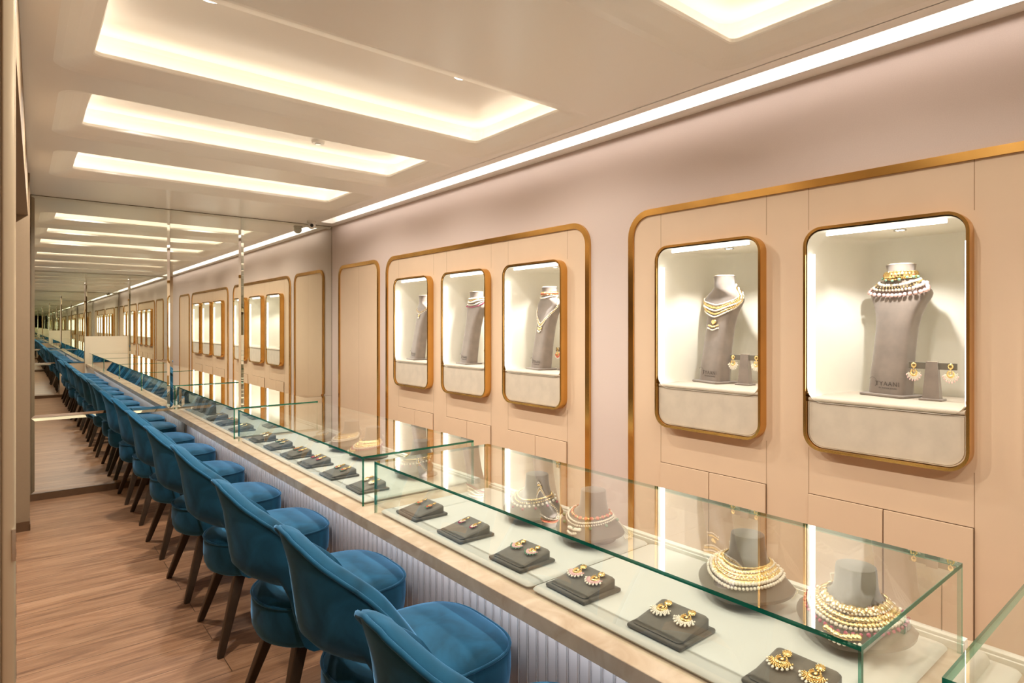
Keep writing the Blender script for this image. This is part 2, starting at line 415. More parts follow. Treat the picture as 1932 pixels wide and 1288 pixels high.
# ------------------------------------------------------------------ wall showcases
def niche_w(x):
    if x < .12: return SH-.016
    k = min(1, (x-.12)/.38); return SH-.016-.17*(1-math.sqrt(max(0, 1-k*k)))
def make_showcase():
    t = empty('lit_showcase', (XW, 0, 0))
    fr = MB(); o1 = rrect(-SH, SH, S0, S1, .085, 8); i1 = rrect(-SH+.013, SH-.013, S0+.013, S1-.013, .072, 8)
    rings = [[(-.002, o[0], o[1]), (-.068, o[0], o[1]), (-.070, o[0]*.997, o[1]), (-.070, i[0], i[1]), (-.056, i[0], i[1]), (-.002, i[0], i[1])] for o, i in zip(o1, i1)]
    rings.append(rings[0]); fr.loft(rings, False, False); fr.build('brass_frame', 'brass', t, True, sharp=25)
    li = MB(); rs = []
    xs = [-.058, -.03, .05, .12, .18, .24, .30, .35, .40, .44, .47, .49, .50]
    for x in xs:
        hw = niche_w(x); rs.append([(x, p[0], p[1]) for p in rrect(-hw, hw, 1.262, S1-.018, .03 if x > .05 else .068-.0*x, 6)])
    li.loft(rs, False, True); li.build('lining', 'lining', t, True, sharp=35)
    # shelf cushion
    sh = MB(); pts = [(-.050, -SH+.017)]
    ln = [(x, -niche_w(x)+.0015) for x in (-.02, .12, .2, .28, .35, .41, .45, .48, .495)]
    out = [(-.046, -SH+.02)] + ln; out = out + [(x, -y) for x, y in out[::-1]]
    sh.loft([[(x, y, z) for x, y in out] for z in (1.266, 1.285)])
    sh.tube([(-.0465, -SH+.02, 1.2755), (-.0465, SH-.02, 1.2755)], .0098, 10)
    sh.build('shelf', 'suede_light', t, True)
    bp = MB(); prof = []
    r = .07; y1 = SH-.0145; z0 = S0+.0145; z1 = 1.264
    prof = [(y1, z1), (-y1, z1)]
    for k in range(9): a = R(180+90*k/8); prof.append((-y1+r+r*cos(a), z0+r+r*sin(a)))
    for k in range(9): a = R(270+90*k/8); prof.append((y1-r+r*cos(a), z0+r+r*sin(a)))
    cy_, cz_ = 0, (z0+z1)/2
    def sc_(p, i):
        return (p[0]*(1-i/.3), cz_+(p[1]-cz_)*(1-i/.12))
    bp.loft([[(x, *sc_(p, i)) for p in prof] for x, i in ((.03, 0), (-.046, 0), (-.05, .0015), (-.050, .005), (-.047, .006), (-.052, .0075), (-.052, .012))])
    bp.build('base_panel', 'suede_light', t)
    tb = MB(); tb.tube([(-.038, -(SH-.0150), 1.302), (-.038, -(SH-.0150), 1.97)], .0085, 10); tb.build('light_tube', 'led_white', t, True)
    for s in (1,):
        tb = MB(); tb.tube([(-.026, s*(SH-.030), 1.302), (-.026, s*(SH-.030), 1.97)], .0085, 10); tb.build('light_tube', 'led_white', t, True)
    tb = MB(); tb.tube([(-.02, -.24, S1-.032), (-.02, .24, S1-.032)], .0085, 10); tb.build('light_tube', 'led_white', t, True)
    sp = MB(); sp.tube([(.19+.024*cos(2*pi*q/20), .024*sin(2*pi*q/20), S1-.021) for q in range(20)], .0035, 6, closed=True)
    so = sp.build('spotlight', 'chrome', t, True)
    dd = MB(); dd.cyl((.19, 0), .019, .019, S1-.0215, S1-.019, 20); dd.build('lamp_disc', 'spot_small', so)
    return t
proto = make_showcase()
views = ['brass framed lit wall showcase nearest the mirror, first of the group of three', 'brass framed lit wall showcase in the middle of the group of three',
         'brass framed lit wall showcase with a red and white layered necklace', 'brass framed lit wall showcase with a V shaped gold necklace, left of the largest one',
         'largest looking brass framed lit wall showcase with a pink fringed choker', 'brass framed lit wall showcase behind the viewer']
for i, (y, nm) in enumerate(SC):
    o = proto if i == 0 else copy_tree(proto)
    o.location = (XW, y, 0); tag(o, views[i], 'showcase', 'lit showcases set in the wall')
    spot('niche_spot', (XW+.19, y, S1-.03), 10, (1, .98, .95), 110, .5, .015)

# ------------------------------------------------------------------ tall display busts
BR = [(.0, .088, .055), (.06, .088, .055), (.20, .084, .052), (.32, .086, .050), (.38, .096, .048), (.43, .115, .046), (.465, .136, .043), (.482, .143, .040), (.50, .137, .039), (.52, .114, .044), (.537, .088, .050), (.555, .070, .055), (.575, .063, .057), (.60, .061, .057), (.622, .064, .060), (.628, .066, .062)]
def bust_dim(z):
    z = max(0, min(.628, z))
    for a, b in zip(BR, BR[1:]):
        if a[0] <= z <= b[0]:
            k = (z-a[0])/(b[0]-a[0]); return a[1]+(b[1]-a[1])*k, a[2]+(b[2]-a[2])*k
def bust_pt(th, z, off=0):
    """th: 0 = front (-x), z height above the plate"""
    wy, dx = bust_dim(z); k = max(0, min(1, (z-.50)/.06)); e = 5-3*k
    c, s = cos(th), sin(th)
    rr = (abs(c)**e+abs(s)**e)**(-1/e)
    sh = .075*max(0, min(1, z/.47))**1.3
    return Vector((-c*rr*(dx+off)+sh, s*rr*(wy+off), z+.012))
def make_bust():
    t = empty('necklace_bust', (0, 0, 0))
    b = MB(); zs = [0, .03, .1, .2, .28, .32, .35, .38, .405, .43, .45, .465, .475, .483, .492, .50, .51, .52, .53, .54, .55, .56, .575, .59, .6, .615, .622, .628]
    b.loft([[bust_pt(2*pi*k/48, z) for k in range(48)] for z in zs]); b.build('torso', 'suede_bust', t, True, sharp=60)
    b = MB(); b.cyl((.075, 0), .060, .056, .6405, .645, 28); b.build('neck_cap', 'suede_light', t, True, sharp=30)
    b = MB(); rbox(b, -.085, .085, -.108, .108, 0, .012, .012, .004); b.build('plate', 'suede_bust', t, True)
    lg = None
    for i, (txt, size, y, z) in enumerate((('TYAANI', .030, .040, .052), ('BY KARAN JOHAR', .0095, .022, .038))):
        cu = bpy.data.curves.new('logo_text', 'FONT'); cu.body = txt; cu.size = size; cu.extrude = .0003; cu.space_character = 1.18
        tmp = bpy.data.objects.new('tmp_text', cu); col.objects.link(tmp)
        me = bpy.data.meshes.new_from_object(tmp.evaluated_get(bpy.context.evaluated_depsgraph_get())) if i < 0 else None
        bpy.context.view_layer.update()
        dg = bpy.context.evaluated_depsgraph_get(); me = bpy.data.meshes.new_from_object(tmp.evaluated_get(dg))
        bpy.data.objects.remove(tmp); bpy.data.curves.remove(cu)
        Mx = Matrix(((0, 0, -1, -.0558), (-1, 0, 0, y), (0, 1, 0, z), (0, 0, 0, 1)))
        me.transform(Mx); me.materials.clear(); me.materials.append(M['logo'])
        o = bpy.data.objects.new('logo_text', me); col.objects.link(o); o.parent = t
    a = MB(); a.tube([(-.0562, .053+.022*cos(q)*.9, .066+.024*sin(q)) for q in [R(x) for x in range(40, 240, 12)]], .0008, 5); a.build('logo_arc', 'logo', t)
    return t
# necklace: rows of beads and plates on a surface; P(theta, s) -> (point, normal)
def make_necklace(P, style, name='necklace', rng=None):
    rng = rng or random.Random(3)
    t = empty(name, (0, 0, 0)); parts = {}
    def mbf(part, mat):
        if (part, mat) not in parts: parts[(part, mat)] = MB()
        return parts[(part, mat)]
    for (part, mat, s0, amp, pw, n, r, sq, lo, tmax) in style:
        # s = s0 + amp*front-weight**pw, lo lift off the surface
        for k in range(n):
            th = -tmax + 2*tmax*(k+.5)/n
            wgt = ((1+cos(th*pi/tmax))/2)**pw
            p, nn = P(th, s0+amp*wgt); q = nn.to_track_quat('Z', 'Y').to_matrix()
            sz = r*rng.uniform(.88, 1.1); p = p+nn*(lo-.003+sz*(sq[1] if isinstance(sq, tuple) else sq)+.0022)
            mbf(part, mat).sphere(p, sz, 7, 4, sc=(1, sq[0], sq[1]) if isinstance(sq, tuple) else (1, 1, sq), mat=q)
    for (part, mat), mb in parts.items(): mb.build(part, mat, t, True, sharp=180)
    return t
def bustP(depth_scale=1):
    def P(th, s):   # s = distance below the neck (0 = choker line z .58)
        z = .585 - s; p = bust_pt(th, z); e = 1e-3
        a = bust_pt(th+e, z)-p; b = bust_pt(th, z-e)-p
        n = a.cross(b); n.normalize()
        if n.dot(Vector((-cos(th), sin(th), .2))) < 0: n = -n
        return p, n
    return P
BP = bustP()
proto_b = make_bust()
T1 = R(150)
neck_styles = {
 0: [('gold_links', 'gold', .015, .11, 1.3, 46, .0045, .7, .003, T1), ('pearls', 'pearl', .028, .115, 1.3, 40, .0042, 1, .003, T1), ('pendant', 'gold', .155, .012, 1, 4, .010, .5, .004, .10), ('pendant', 'pearl', .178, .010, 1, 5, .0055, 1, .004, .13)],
 1: [('pearls', 'pearl', .008, .010, 1, 40, .0085, .7, .003, T1), ('pearls', 'pearl', .028, .020, 1, 44, .0085, .7, .003, T1), ('gold_links', 'gold', .018, .015, 1, 46, .0040, .8, .004, T1), ('pearls', 'pearl', .042, .030, 1, 44, .0055, .9, .003, T1), ('beads', 'ruby', .056, .036, 1, 44, .0045, 1, .003, T1)],
 2: [('stones', 'coral', .004, .003, 1, 24, .0085, .6, .003, T1), ('gold_links', 'gold', -.006, .003, 1, 44, .0035, .8, .003, T1), ('gold_links', 'gold', .015, .003, 1, 44, .0035, .8, .003, T1), ('pearls', 'pearl', .026, .014, 1, 30, .0065, .8, .003, T1),
     ('outer_pearls', 'pearl', .040, .20, 1.15, 66, .0050, 1, .003, R(112)), ('outer_gold', 'gold', .048, .205, 1.15, 60, .0052, .7, .003, R(112)), ('outer_pearls', 'pearl', .058, .21, 1.15, 66, .0045, 1, .003, R(112)), ('pendant', 'gold', .275, .012, 1, 5, .010, .5, .004, .35), ('pendant', 'pearl', .295, .014, 1, 6, .006, 1, .004, .3)],
 3: [('gold_links', 'gold', .020, .13, 1.1, 74, .0098, .5, .003, T1), ('pearls', 'pearl', .008, .125, 1.1, 80, .0052, 1, .003, T1), ('pearls', 'pearl', .034, .135, 1.1, 80, .0066, 1, .004, T1), ('gold_links', 'gold', .047, .14, 1.1, 76, .0078, .8, .003, T1), ('pearls', 'pearl', .060, .145, 1.1, 84, .0056, 1, .004, T1),
     ('pendant', 'gold', .232, .006, 1, 3, .015, .4, .004, .12), ('pendant', 'gold', .256, .008, 1, 7, .0075, .6, .004, .5), ('pendant', 'pearl', .272, .012, 1, 9, .0050, 1, .004, .55)],
 4: [('gold_plates', 'gold', .006, .004, 1, 20, .0165, .4, .003, T1), ('coral_centres', 'coral', .006, .004, 1, 10, .0085, .5, .008, T1), ('gold_links', 'gold', -.008, .002, 1, 50, .0035, .8, .003, T1), ('green_stones', 'emerald', .024, .010, 1, 9, .0075, .8, .007, R(108)), ('gold_links', 'gold', .022, .008, 1, 44, .0050, .8, .003, T1),
     ('pearls', 'pearl', .034, .022, 1, 40, .0085, .7, .004, T1), ('pearls', 'pearl', .046, .034, 1, 44, .0080, .7, .004, T1), ('gold_links', 'gold', .040, .028, 1, 44, .0040, .7, .010, T1), ('pink_drops', 'pink', .058, .052, 1, 32, .0108, .7, .005, R(130))],
}
def make_estand():
    t = empty('earring_stand', (0, 0, 0))
    b = MB(); b.loft([[(-.022, -.034, .008), (.022, -.034, .008), (.022, .034, .008), (-.022, .034, .008)], [(-.012, -.022, .176), (.012, -.022, .176), (.012, .022, .176), (-.012, .022, .176)]])
    b.build('post', 'suede_bust', t)
    b = MB(); rbox(b, -.038, .038, -.046, .046, 0, .009, .006, .002); b.build('plate', 'suede_bust', t, True)
    b = MB(); rbox(b, -.004, .006, -.095, .095, .142, .172, .002, .001); b.build('crossbar', 'suede_grey', t)
    b = MB(); b.box(-.0125, .0125, -.0225, .0225, .1762, .1775); b.build('top_cap', 'suede_light', t)
    return t
def make_earring(style, scale=1.0):
    """earring in the y-z plane facing -x, hanging down from the origin (stud centre)"""
    t = empty('earring', (0, 0, 0))
    g = MB(); S = scale
    q = Matrix.Rotation(R(90), 3, 'Y')
    g.sphere((0, 0, 0), .0105*S, 14, 6, sc=(1, 1, .35), mat=q)
    for k in range(10): a = 2*pi*k/10; g.sphere((-.002*S, .0088*S*cos(a), .0088*S*sin(a)), .002*S, 6, 4)
    g.build('stud', 'gold', t, True, sharp=60)
    c = MB(); cz = -.026*S; ro = .0155*S
    pts = []; rr = []
    for k in range(17):
        a = R(-245+310*k/16); w_ = sin(pi*k/16)**.7
        pts.append((0, ro*.72*cos(a), cz+ro*.72*sin(a))); rr.append(S*(.0012+.0042*w_))
    c.tube(pts, rr, 8)
    for k in range(13):
        a = R(-230+280*k/12); c.sphere((-.004*S, ro*.75*cos(a), cz+ro*.75*sin(a)), .0021*S, 6, 4)
    c.sphere((0, 0, -.012*S), .003*S, 8, 5); c.sphere((-.001*S, 0, cz+.004*S), .0042*S, 8, 5, sc=(.7, 1, 1.3))
    c.build('crescent', 'gold', t, True, sharp=60)
    pm, dm = style
    p = MB(); n = 12
    for row in range(3):
        for k in range(n):
            a = R(-180+180*(k+.5*(row % 2))/n); rad = ro*1.10+row*.0038*S
            p.sphere((-.001*S, rad*cos(a), cz+rad*sin(a)*1.05), .0024*S, 7, 4)
    p.build('pearl_fringe', pm, t, True, sharp=180)
    d_ = MB(); nd = 8
    for k in range(nd):
        a = R(-160+140*k/(nd-1)); rad = ro*1.10+.0125*S
        d_.sphere((-.001*S, rad*cos(a), cz+rad*sin(a)*1.05), .0031*S, 7, 5, sc=(1, 1, 1.35))
    d_.build('drops', dm, t, True, sharp=180)
    return t
EAR = {}
for key in (('pearl', 'emerald'), ('pearl', 'ruby'), ('pearl', 'pearl'), ('coral', 'emerald'), ('coral', 'pearl'), ('pearl', 'pink'), ('gold', 'pearl')):
    EAR[key] = make_earring(key)
used = set()
def get_ear(key):
    if key not in used: used.add(key); return EAR[key]
    return copy_tree(EAR[key])
proto_s = make_estand()
bust_x = [.11, .12, .17, .25, .295]; bust_y = [5.285, 4.415, 3.51, 2.045, 1.112, .25]; stand_y = [5.12, 4.25, 3.325, 1.845, .925, .06]
neck_lbl = ['gold and pearl necklace with a drop pendant in the showcase nearest the mirror', 'white pearl collar with pink bead edge in the second showcase', 'layered red choker and long white V necklace in the third showcase',
            'wide gold and pearl V necklace with a round pendant in the fourth showcase', 'gold choker with green stones and pink drops in the largest looking showcase']
ear_st = [('pearl', 'pearl'), ('gold', 'pearl'), ('coral', 'pearl'), ('pearl', 'pearl'), ('pearl', 'pink')]
ear_words = ['gold chandelier', 'gold and orange', 'red and gold', 'round gold chandelier', 'gold and pale pink']
ordn = ['first', 'second', 'third', 'fourth', 'fifth', 'sixth', 'seventh', 'eighth', 'ninth', 'tenth', 'eleventh', 'twelfth', 'thirteenth', 'fourteenth']
rot_b = [R(-10), R(-10), R(-12), R(-17), R(-16), 0]
for i in range(5):
    z = 1.2855
    o = proto_b if i == 0 else copy_tree(proto_b)
    o.location = (XW+bust_x[i], bust_y[i], z); o.rotation_euler = (0, 0, rot_b[i])
    tag(o, 'tall taupe suede necklace bust with printed lettering in the %s wall showcase from the mirror' % ordn[i], 'display bust', 'tall suede busts in the wall showcases')
    nk = make_necklace(BP, neck_styles[i]); nk.location = o.location; nk.rotation_euler = o.rotation_euler
    tag(nk, neck_lbl[i], 'necklace', 'necklaces in the wall showcases')
    s = proto_s if i == 0 else copy_tree(proto_s)
    s.location = (XW+.245, stand_y[i], z)
    tag(s, 'small taupe T shaped earring stand in the %s wall showcase from the mirror' % ordn[i], 'earring stand', 'earring stands in the wall showcases')
    for k in (-1, 1):
        e = get_ear(ear_st[i]); e.location = (XW+.238, stand_y[i]+k*.072, z+.158); e.scale = (1.05, 1.05, 1.25)
        tag(e, '%s earring on the %s side of the stand in the %s wall showcase' % (ear_words[i], 'mirror' if k > 0 else 'camera', ordn[i]), 'earring', 'earrings in the wall showcases')

# ------------------------------------------------------------------ counter
t = empty('display_counter', (1.6, 2.2, 0)); ox, oy = 1.6, 2.2
c = MB(); rbox(c, 1.23-ox, 2.06-ox, YB+.13-oy, YM-.012-oy, .699, .75, .003, .002, n=2); c.build('countertop', 'stone', t)
c = MB(); c.box(1.41-ox, 2.0-ox, YB+.14-oy, YM-.014-oy, .0, .6985); c.build('body', 'cream_wood', t)
c = MB(); y = YB+.14
while y < YM-.06:
    a = y-oy; x = 1.395-ox; zb, zt = .07, .698
    prof = [(x+.010, a), (x+.002, a+.001), (x+.002, a+.0415), (x+.010, a+.0425), (x+.010, a+.0455)]
    for (p, q) in zip(prof, prof[1:]): c.add([(p[0], p[1], zb), (q[0], q[1], zb), (q[0], q[1], zt), (p[0], p[1], zt)], [(0, 3, 2, 1)])
    c.box(x-.003, x+.010, a+.0455, a+.05, zb, zt, 1)
    y += .05
c.box(1.40-ox, 1.408-ox, YB+.14-oy, YM-.014-oy, .0, .6985)
c.build('fluted_front', ['flute', 'flute_edge'], t)
tag(t, 'long display counter with beige marble top and white fluted front', 'counter')
area('counter_led', (1.30, 2.2, .694), (0, R(-42), 0), .02, 9.4, 8, (1, .975, .98))
w = MB(); rbox(w, 1.22-1.6, 2.06-1.6, -.03, .03, 0, 1.37, .003, .002, n=2); o = w.build('partition_panel', 'cream_wood', loc=(1.6, YB+.09, 0))
tag(o, 'cream partition board closing the far end of the counter, seen in the mirror', 'partition')

# glass cases
CS = [(.49, 2.60), (2.73, 4.85), (4.97, 7.07), (-1.77, .355), (-2.55, -1.87)]
cl = ['long glass display case nearest the camera with necklaces and six earring blocks', 'long glass display case in the middle of the counter', 'glass display case against the mirror',
      'glass display case entering at the lower right corner', 'short glass display case behind the viewer at the partition']
def pane(t, nm, x0, x1, y0, y1, z0, z1):
    d = [(x1-x0, 0), (y1-y0, 1), (z1-z0, 2)]; thin = min(d)[1]
    mb = MB(); vs = [(x, y, z) for x in (x0, x1) for y in (y0, y1) for z in (z0, z1)]
    F = [((0, 1, 3, 2), 0), ((4, 6, 7, 5), 0), ((0, 4, 5, 1), 1), ((2, 3, 7, 6), 1), ((0, 2, 6, 4), 2), ((1, 5, 7, 3), 2)]
    mb.add(vs, [a for a, _ in F]); mb.m = [0 if (ax == thin or k == 4) else 1 for k, (_, ax) in enumerate(F)]
    return mb.build(nm, ['pane', 'edge' if nm in ('front_pane', 'top_pane') else 'edge_pale'], t)
PX0, PX1 = 1.297, 1.962; GT = .992; g = .010
for i, (y0, y1) in enumerate(CS):
    yc = (y0+y1)/2; t = empty('glass_case', (PX0, yc, .75)); h = (y1-y0)/2; W_ = PX1-PX0; H = GT-.75
    pane(t, 'front_pane', 0, g, -h, h, .0006, H-.0107)
    pane(t, 'top_pane', 0, W_, -h, h, H-.0105, H)
    pane(t, 'end_pane', g+.0002, W_-g-.0002, -h, -h+g, .0006, H-.0107)
    pane(t, 'end_pane', g+.0002, W_-g-.0002, h-g, h, .0006, H-.0107)
    pane(t, 'back_pane', W_-g, W_, -h, h, .0006, H-.0107)
    r_ = MB(); r_.box(W_+.004, W_+.012, -h, h, .0006, .020); r_.box(W_+.018, W_+.045, -h, h, .0006, .026); r_.build('sliding_rail', 'metal_white', t)
    tag(t, cl[i], 'display case', 'glass cases on the counter')
# pads
pads = [(.515, 1.505, 0), (1.515, 2.575, 0), (2.755, 3.79, 0), (3.80, 4.83, 0), (4.99, 6.02, 0), (6.03, 7.05, 0), (-.70, .33, 0), (-1.745, -.71, 0), (-2.53, -1.89, 0)]
pl = ['nearer half of the nearest case', 'farther half of the nearest case', 'nearer half of the middle case', 'farther half of the middle case', 'nearer half of the case at the mirror', 'mirror end of the case at the mirror',
      'the glass case entering at the lower right', 'the glass case behind the viewer', 'the short case by the partition']
for (a, b, _), nm in zip(pads, pl):
    p = MB(); h = (b-a)/2; rings = []
    for ins, z in ((.012, .0005), (.004, .005), (.0, .011), (.004, .017), (.014, .0205), (.05, .0215)):
        rings.append([(q[0], q[1], z) for q in rrect(ins, .635-ins, -h+ins, h-ins, .02, 5)])
    p.loft(rings)
    o = p.build('display_pad', 'pad', None, True, loc=(1.312, (a+b)/2, .75), sharp=40); tag(o, 'off-white padded leatherette liner in ' + nm, 'display pad', 'padded liners in the glass cases')
# rolls in the lower right case
for k in range(7):
    p = MB(); p.loft([[(x, .052*cos(a)*.5, .0265*max(0, sin(a))) for a in [R(180*q/10) for q in range(11)]] for x in (0, .28)])
    o = p.build('ring_roll', 'pad', None, True, loc=(1.63, .245-k*.062, .7718)); tag(o, 'off-white padded ring roll, %s from the glass end in the lower right case' % ordn[k], 'ring roll', 'padded ring rolls in the lower right case')

# sloped earring blocks
def make_block():
    t = empty('earring_block', (0, 0, 0))
    b = MB(); rbox(b, -.084, .084, -.091, .091, 0, .012, .006, .004); b.build('plinth', 'suede_grey', t, True)
    b = MB(); n = 8; rings = []
    for ins, k in ((0, 0), (0, .75), (.004, .93), (.012, 1)):
        pts = []
        for q in rrect(-.072+ins*.6, .072-ins, -.080+ins, .080-ins, .012, 4):
            u = (q[0]+.072)/.144; h = .0125+(.003+.031*u**1.05)*k
            pts.append((q[0], q[1], h))
        rings.append(pts)
    b.loft(rings); b.build('sloped_top', 'suede_grey', t, True, sharp=35)
    return t
pb = make_block()
tilt = math.atan2(.031, .144)
blk = [(2.39, ('coral', 'emerald'), 0, .85, .55), (2.045, ('pearl', 'ruby'), 0, .85, .5), (1.686, ('pink', 'emerald'), 0, .95, 1), (1.378, ('pink', 'pearl'), 0, 1.1, 1), (1.036, ('pearl', 'pearl'), 0, 1.1, 1), (.685, ('gold', 'pearl'), 0, 1.1, 1),
       (2.94, ('pearl', 'pearl'), 1, .95, .8), (3.30, ('coral', 'emerald'), 1, .95, .7), (3.655, ('coral', 'ruby'), 1, .95, .6), (3.97, ('coral', 'emerald'), 1, .95, .7), (4.32, ('pearl', 'emerald'), 1, .95, .7), (4.67, ('pearl', 'pearl'), 1, .95, .7),
       (5.22, ('gold', 'pearl'), 2, .95, .6), (5.62, ('coral', 'emerald'), 2, .9, .6), (5.98, ('gold', 'pearl'), 2, .9, .6)]
for _k in (('coral', 'ruby'), ('pink', 'emerald'), ('pink', 'pearl')): EAR[_k] = make_earring(_k)
case_nm = ['nearest case', 'middle case', 'mirror case']
style_nm = {('pink', 'emerald'): 'gold crescent earring with green drops', ('pink', 'pearl'): 'gold crescent earring with pink beads', ('coral', 'emerald'): 'gold coral earring with green drops', ('pearl', 'ruby'): 'gold and pearl earring with magenta drops', ('pearl', 'pearl'): 'gold crescent earring with pearl fringe',
            ('coral', 'pearl'): 'gold crescent earring with coral beads', ('coral', 'ruby'): 'gold and coral earring with red drops', ('pearl', 'emerald'): 'gold pearl earring with green drops', ('gold', 'pearl'): 'gold earring with pearl drops'}
cnt = [0, 0, 0]; first = True
def put_block(x, y, rz=0, sx=1):
    global first
    o = pb if first else copy_tree(pb); first = False
    o.location = (x, y, .7718); o.rotation_euler = (0, 0, rz); return o
for (y, key, ci, s, wd) in blk:
    rz = R(random.uniform(-2, 2)); x = 1.427
    o = put_block(x, y, rz); cnt[ci] += 1
    if ci == 0: desc = '%s grey suede sloped earring block from the mirror side in %s' % (ordn[cnt[ci]-1], case_nm[ci])
    else: desc = '%s grey suede sloped earring block from the camera side in %s' % (ordn[cnt[ci]-1], case_nm[ci])
    tag(o, desc, 'earring block', 'sloped earring blocks in the glass cases')
    for k in (-1, 1):
        e = get_ear(key)
        # lay it on the slope: stud towards +x
        e.rotation_euler = (0, R(90)-tilt, 0)
        u = .043; h = .0125+.003+.031*((u+.072)/.144)
        e.location = (x+u, y+k*.040+u*sin(rz), .7718+h+.0075); e.scale = (s, s*wd, s)
        tag(e, '%s, %s on %s block in %s' % (style_nm[key], 'farther' if k > 0 else 'nearer', ordn[cnt[ci]-1], case_nm[ci]), 'earring', 'earrings lying on the sloped blocks')
# blocks further back and behind the viewer (seen in the mirror)
o = put_block(1.70, 5.25); tag(o, 'grey suede sloped block in the rear row of the case at the mirror', 'earring block', 'sloped earring blocks in the glass cases')
for k, y in enumerate((-.30, -.62, -.95, -1.28, -1.58)):
    o = put_block(1.427, y); tag(o, '%s grey suede block in the case behind the viewer, counted from the lower right corner' % ordn[k], 'earring block', 'sloped earring blocks in the glass cases')
# upright dark ring stands in the case at the mirror
def make_upright(h, w_):
    t = empty('upright_stand', (0, 0, 0))
    b = MB(); rbox(b, -.05, .05, -w_/2-.012, w_/2+.012, 0, .012, .005, .003); b.build('plinth', 'suede_grey', t, True)
    b = MB(); b.loft([[(-.036, -w_/2, .0122), (.036, -w_/2, .0122), (.036, w_/2, .0122), (-.036, w_/2, .0122)], [(-.004, -w_/2, h*.82), (.034, -w_/2, h), (.034, w_/2, h), (-.004, w_/2, h*.82)]]); b.build('sloped_front', 'suede_grey', t)
    b = MB()
    for q in (-.2, .2):
        b.sphere((-.014, q*w_*.9, h*.70), .010, 8, 5, sc=(.6, 1.2, .6)); b.sphere((-.020, q*w_*.9, h*.60), .006, 8, 5)
    b.build('gold_studs', 'gold', t, True); return t
up = make_upright(.14, .12); ups = [(1.45, 6.35), (1.45, 6.58), (1.44, 6.80), (1.72, 6.05), (1.70, 5.80), (1.72, 6.62)]
for k, (x, y) in enumerate(ups):
    o = up if k == 0 else copy_tree(up); o.location = (x, y, .7718)
    tag(o, '%s upright dark suede stand in the case at the mirror, %s row' % (ordn[k], 'front' if k < 3 else 'rear'), 'display stand', 'upright suede stands in the case at the mirror')

# low sloping necklace forms
def form_R(th):
    a = abs(math.degrees(th)) % 360
    if a > 180: a = 360-a
    k = max(0, min(1, (a-88)/26)); k = k*k*(3-2*k)
    return (.160-.012*sin(R(min(a, 88))))*(1-k)+.066*k
def formP(th, s, off=0):
    """s: 0 neck base .. 1 rim"""
    r0 = .058; Rr = form_R(th); rho = r0+(Rr-r0)*s; c = (1+cos(th))/2
    sl = .06+.74*c
    z = .118 - sl*(rho-r0) + .012*math.exp(-s*9) - .02*abs(sin(th))**3*s*s
    return Vector((-cos(th)*rho, sin(th)*rho, z))
def formPN(th, s):
    p = formP(th, s); e = 1e-3; a = formP(th+e, s)-p; b = formP(th, s+e)-p; n = a.cross(b); n.normalize()
    if n.z < 0: n = -n
    return p, n
def make_form():
    t = empty('necklace_form', (0, 0, 0)); K = 48
    b = MB(); rings = []
    for r_, z in ((.0, .197), (.044, .197), (.049, .1955), (.0505, .19), (.052, .165), (.055, .14)): rings.append([(-r_*cos(2*pi*k/K), r_*sin(2*pi*k/K), z) for k in range(K)])
    for s in (0, .1, .2, .35, .5, .65, .8, .92, 1): rings.append([formP(2*pi*k/K, s) for k in range(K)])
    rings.append([formP(2*pi*k/K, 1.0)*.985+Vector((0, 0, -.010)) for k in range(K)])
    for s in (.8, .4, 0): rings.append([formP(2*pi*k/K, s)+Vector((0, 0, -.016)) for k in range(K)])
    b.loft([[tuple(p) for p in r] for r in rings], False, True); b.build('shoulders', 'suede_grey', t, True, sharp=55)
    b = MB(); b.box(-.03, .045, -.028, .028, .005, .11); b.build('post', 'suede_grey', t)
    b = MB(); b.cyl((.01, 0), .085, .083, 0, .006, 32); b.build('plate', 'suede_grey', t, True, sharp=30)
    return t
pf = make_form()
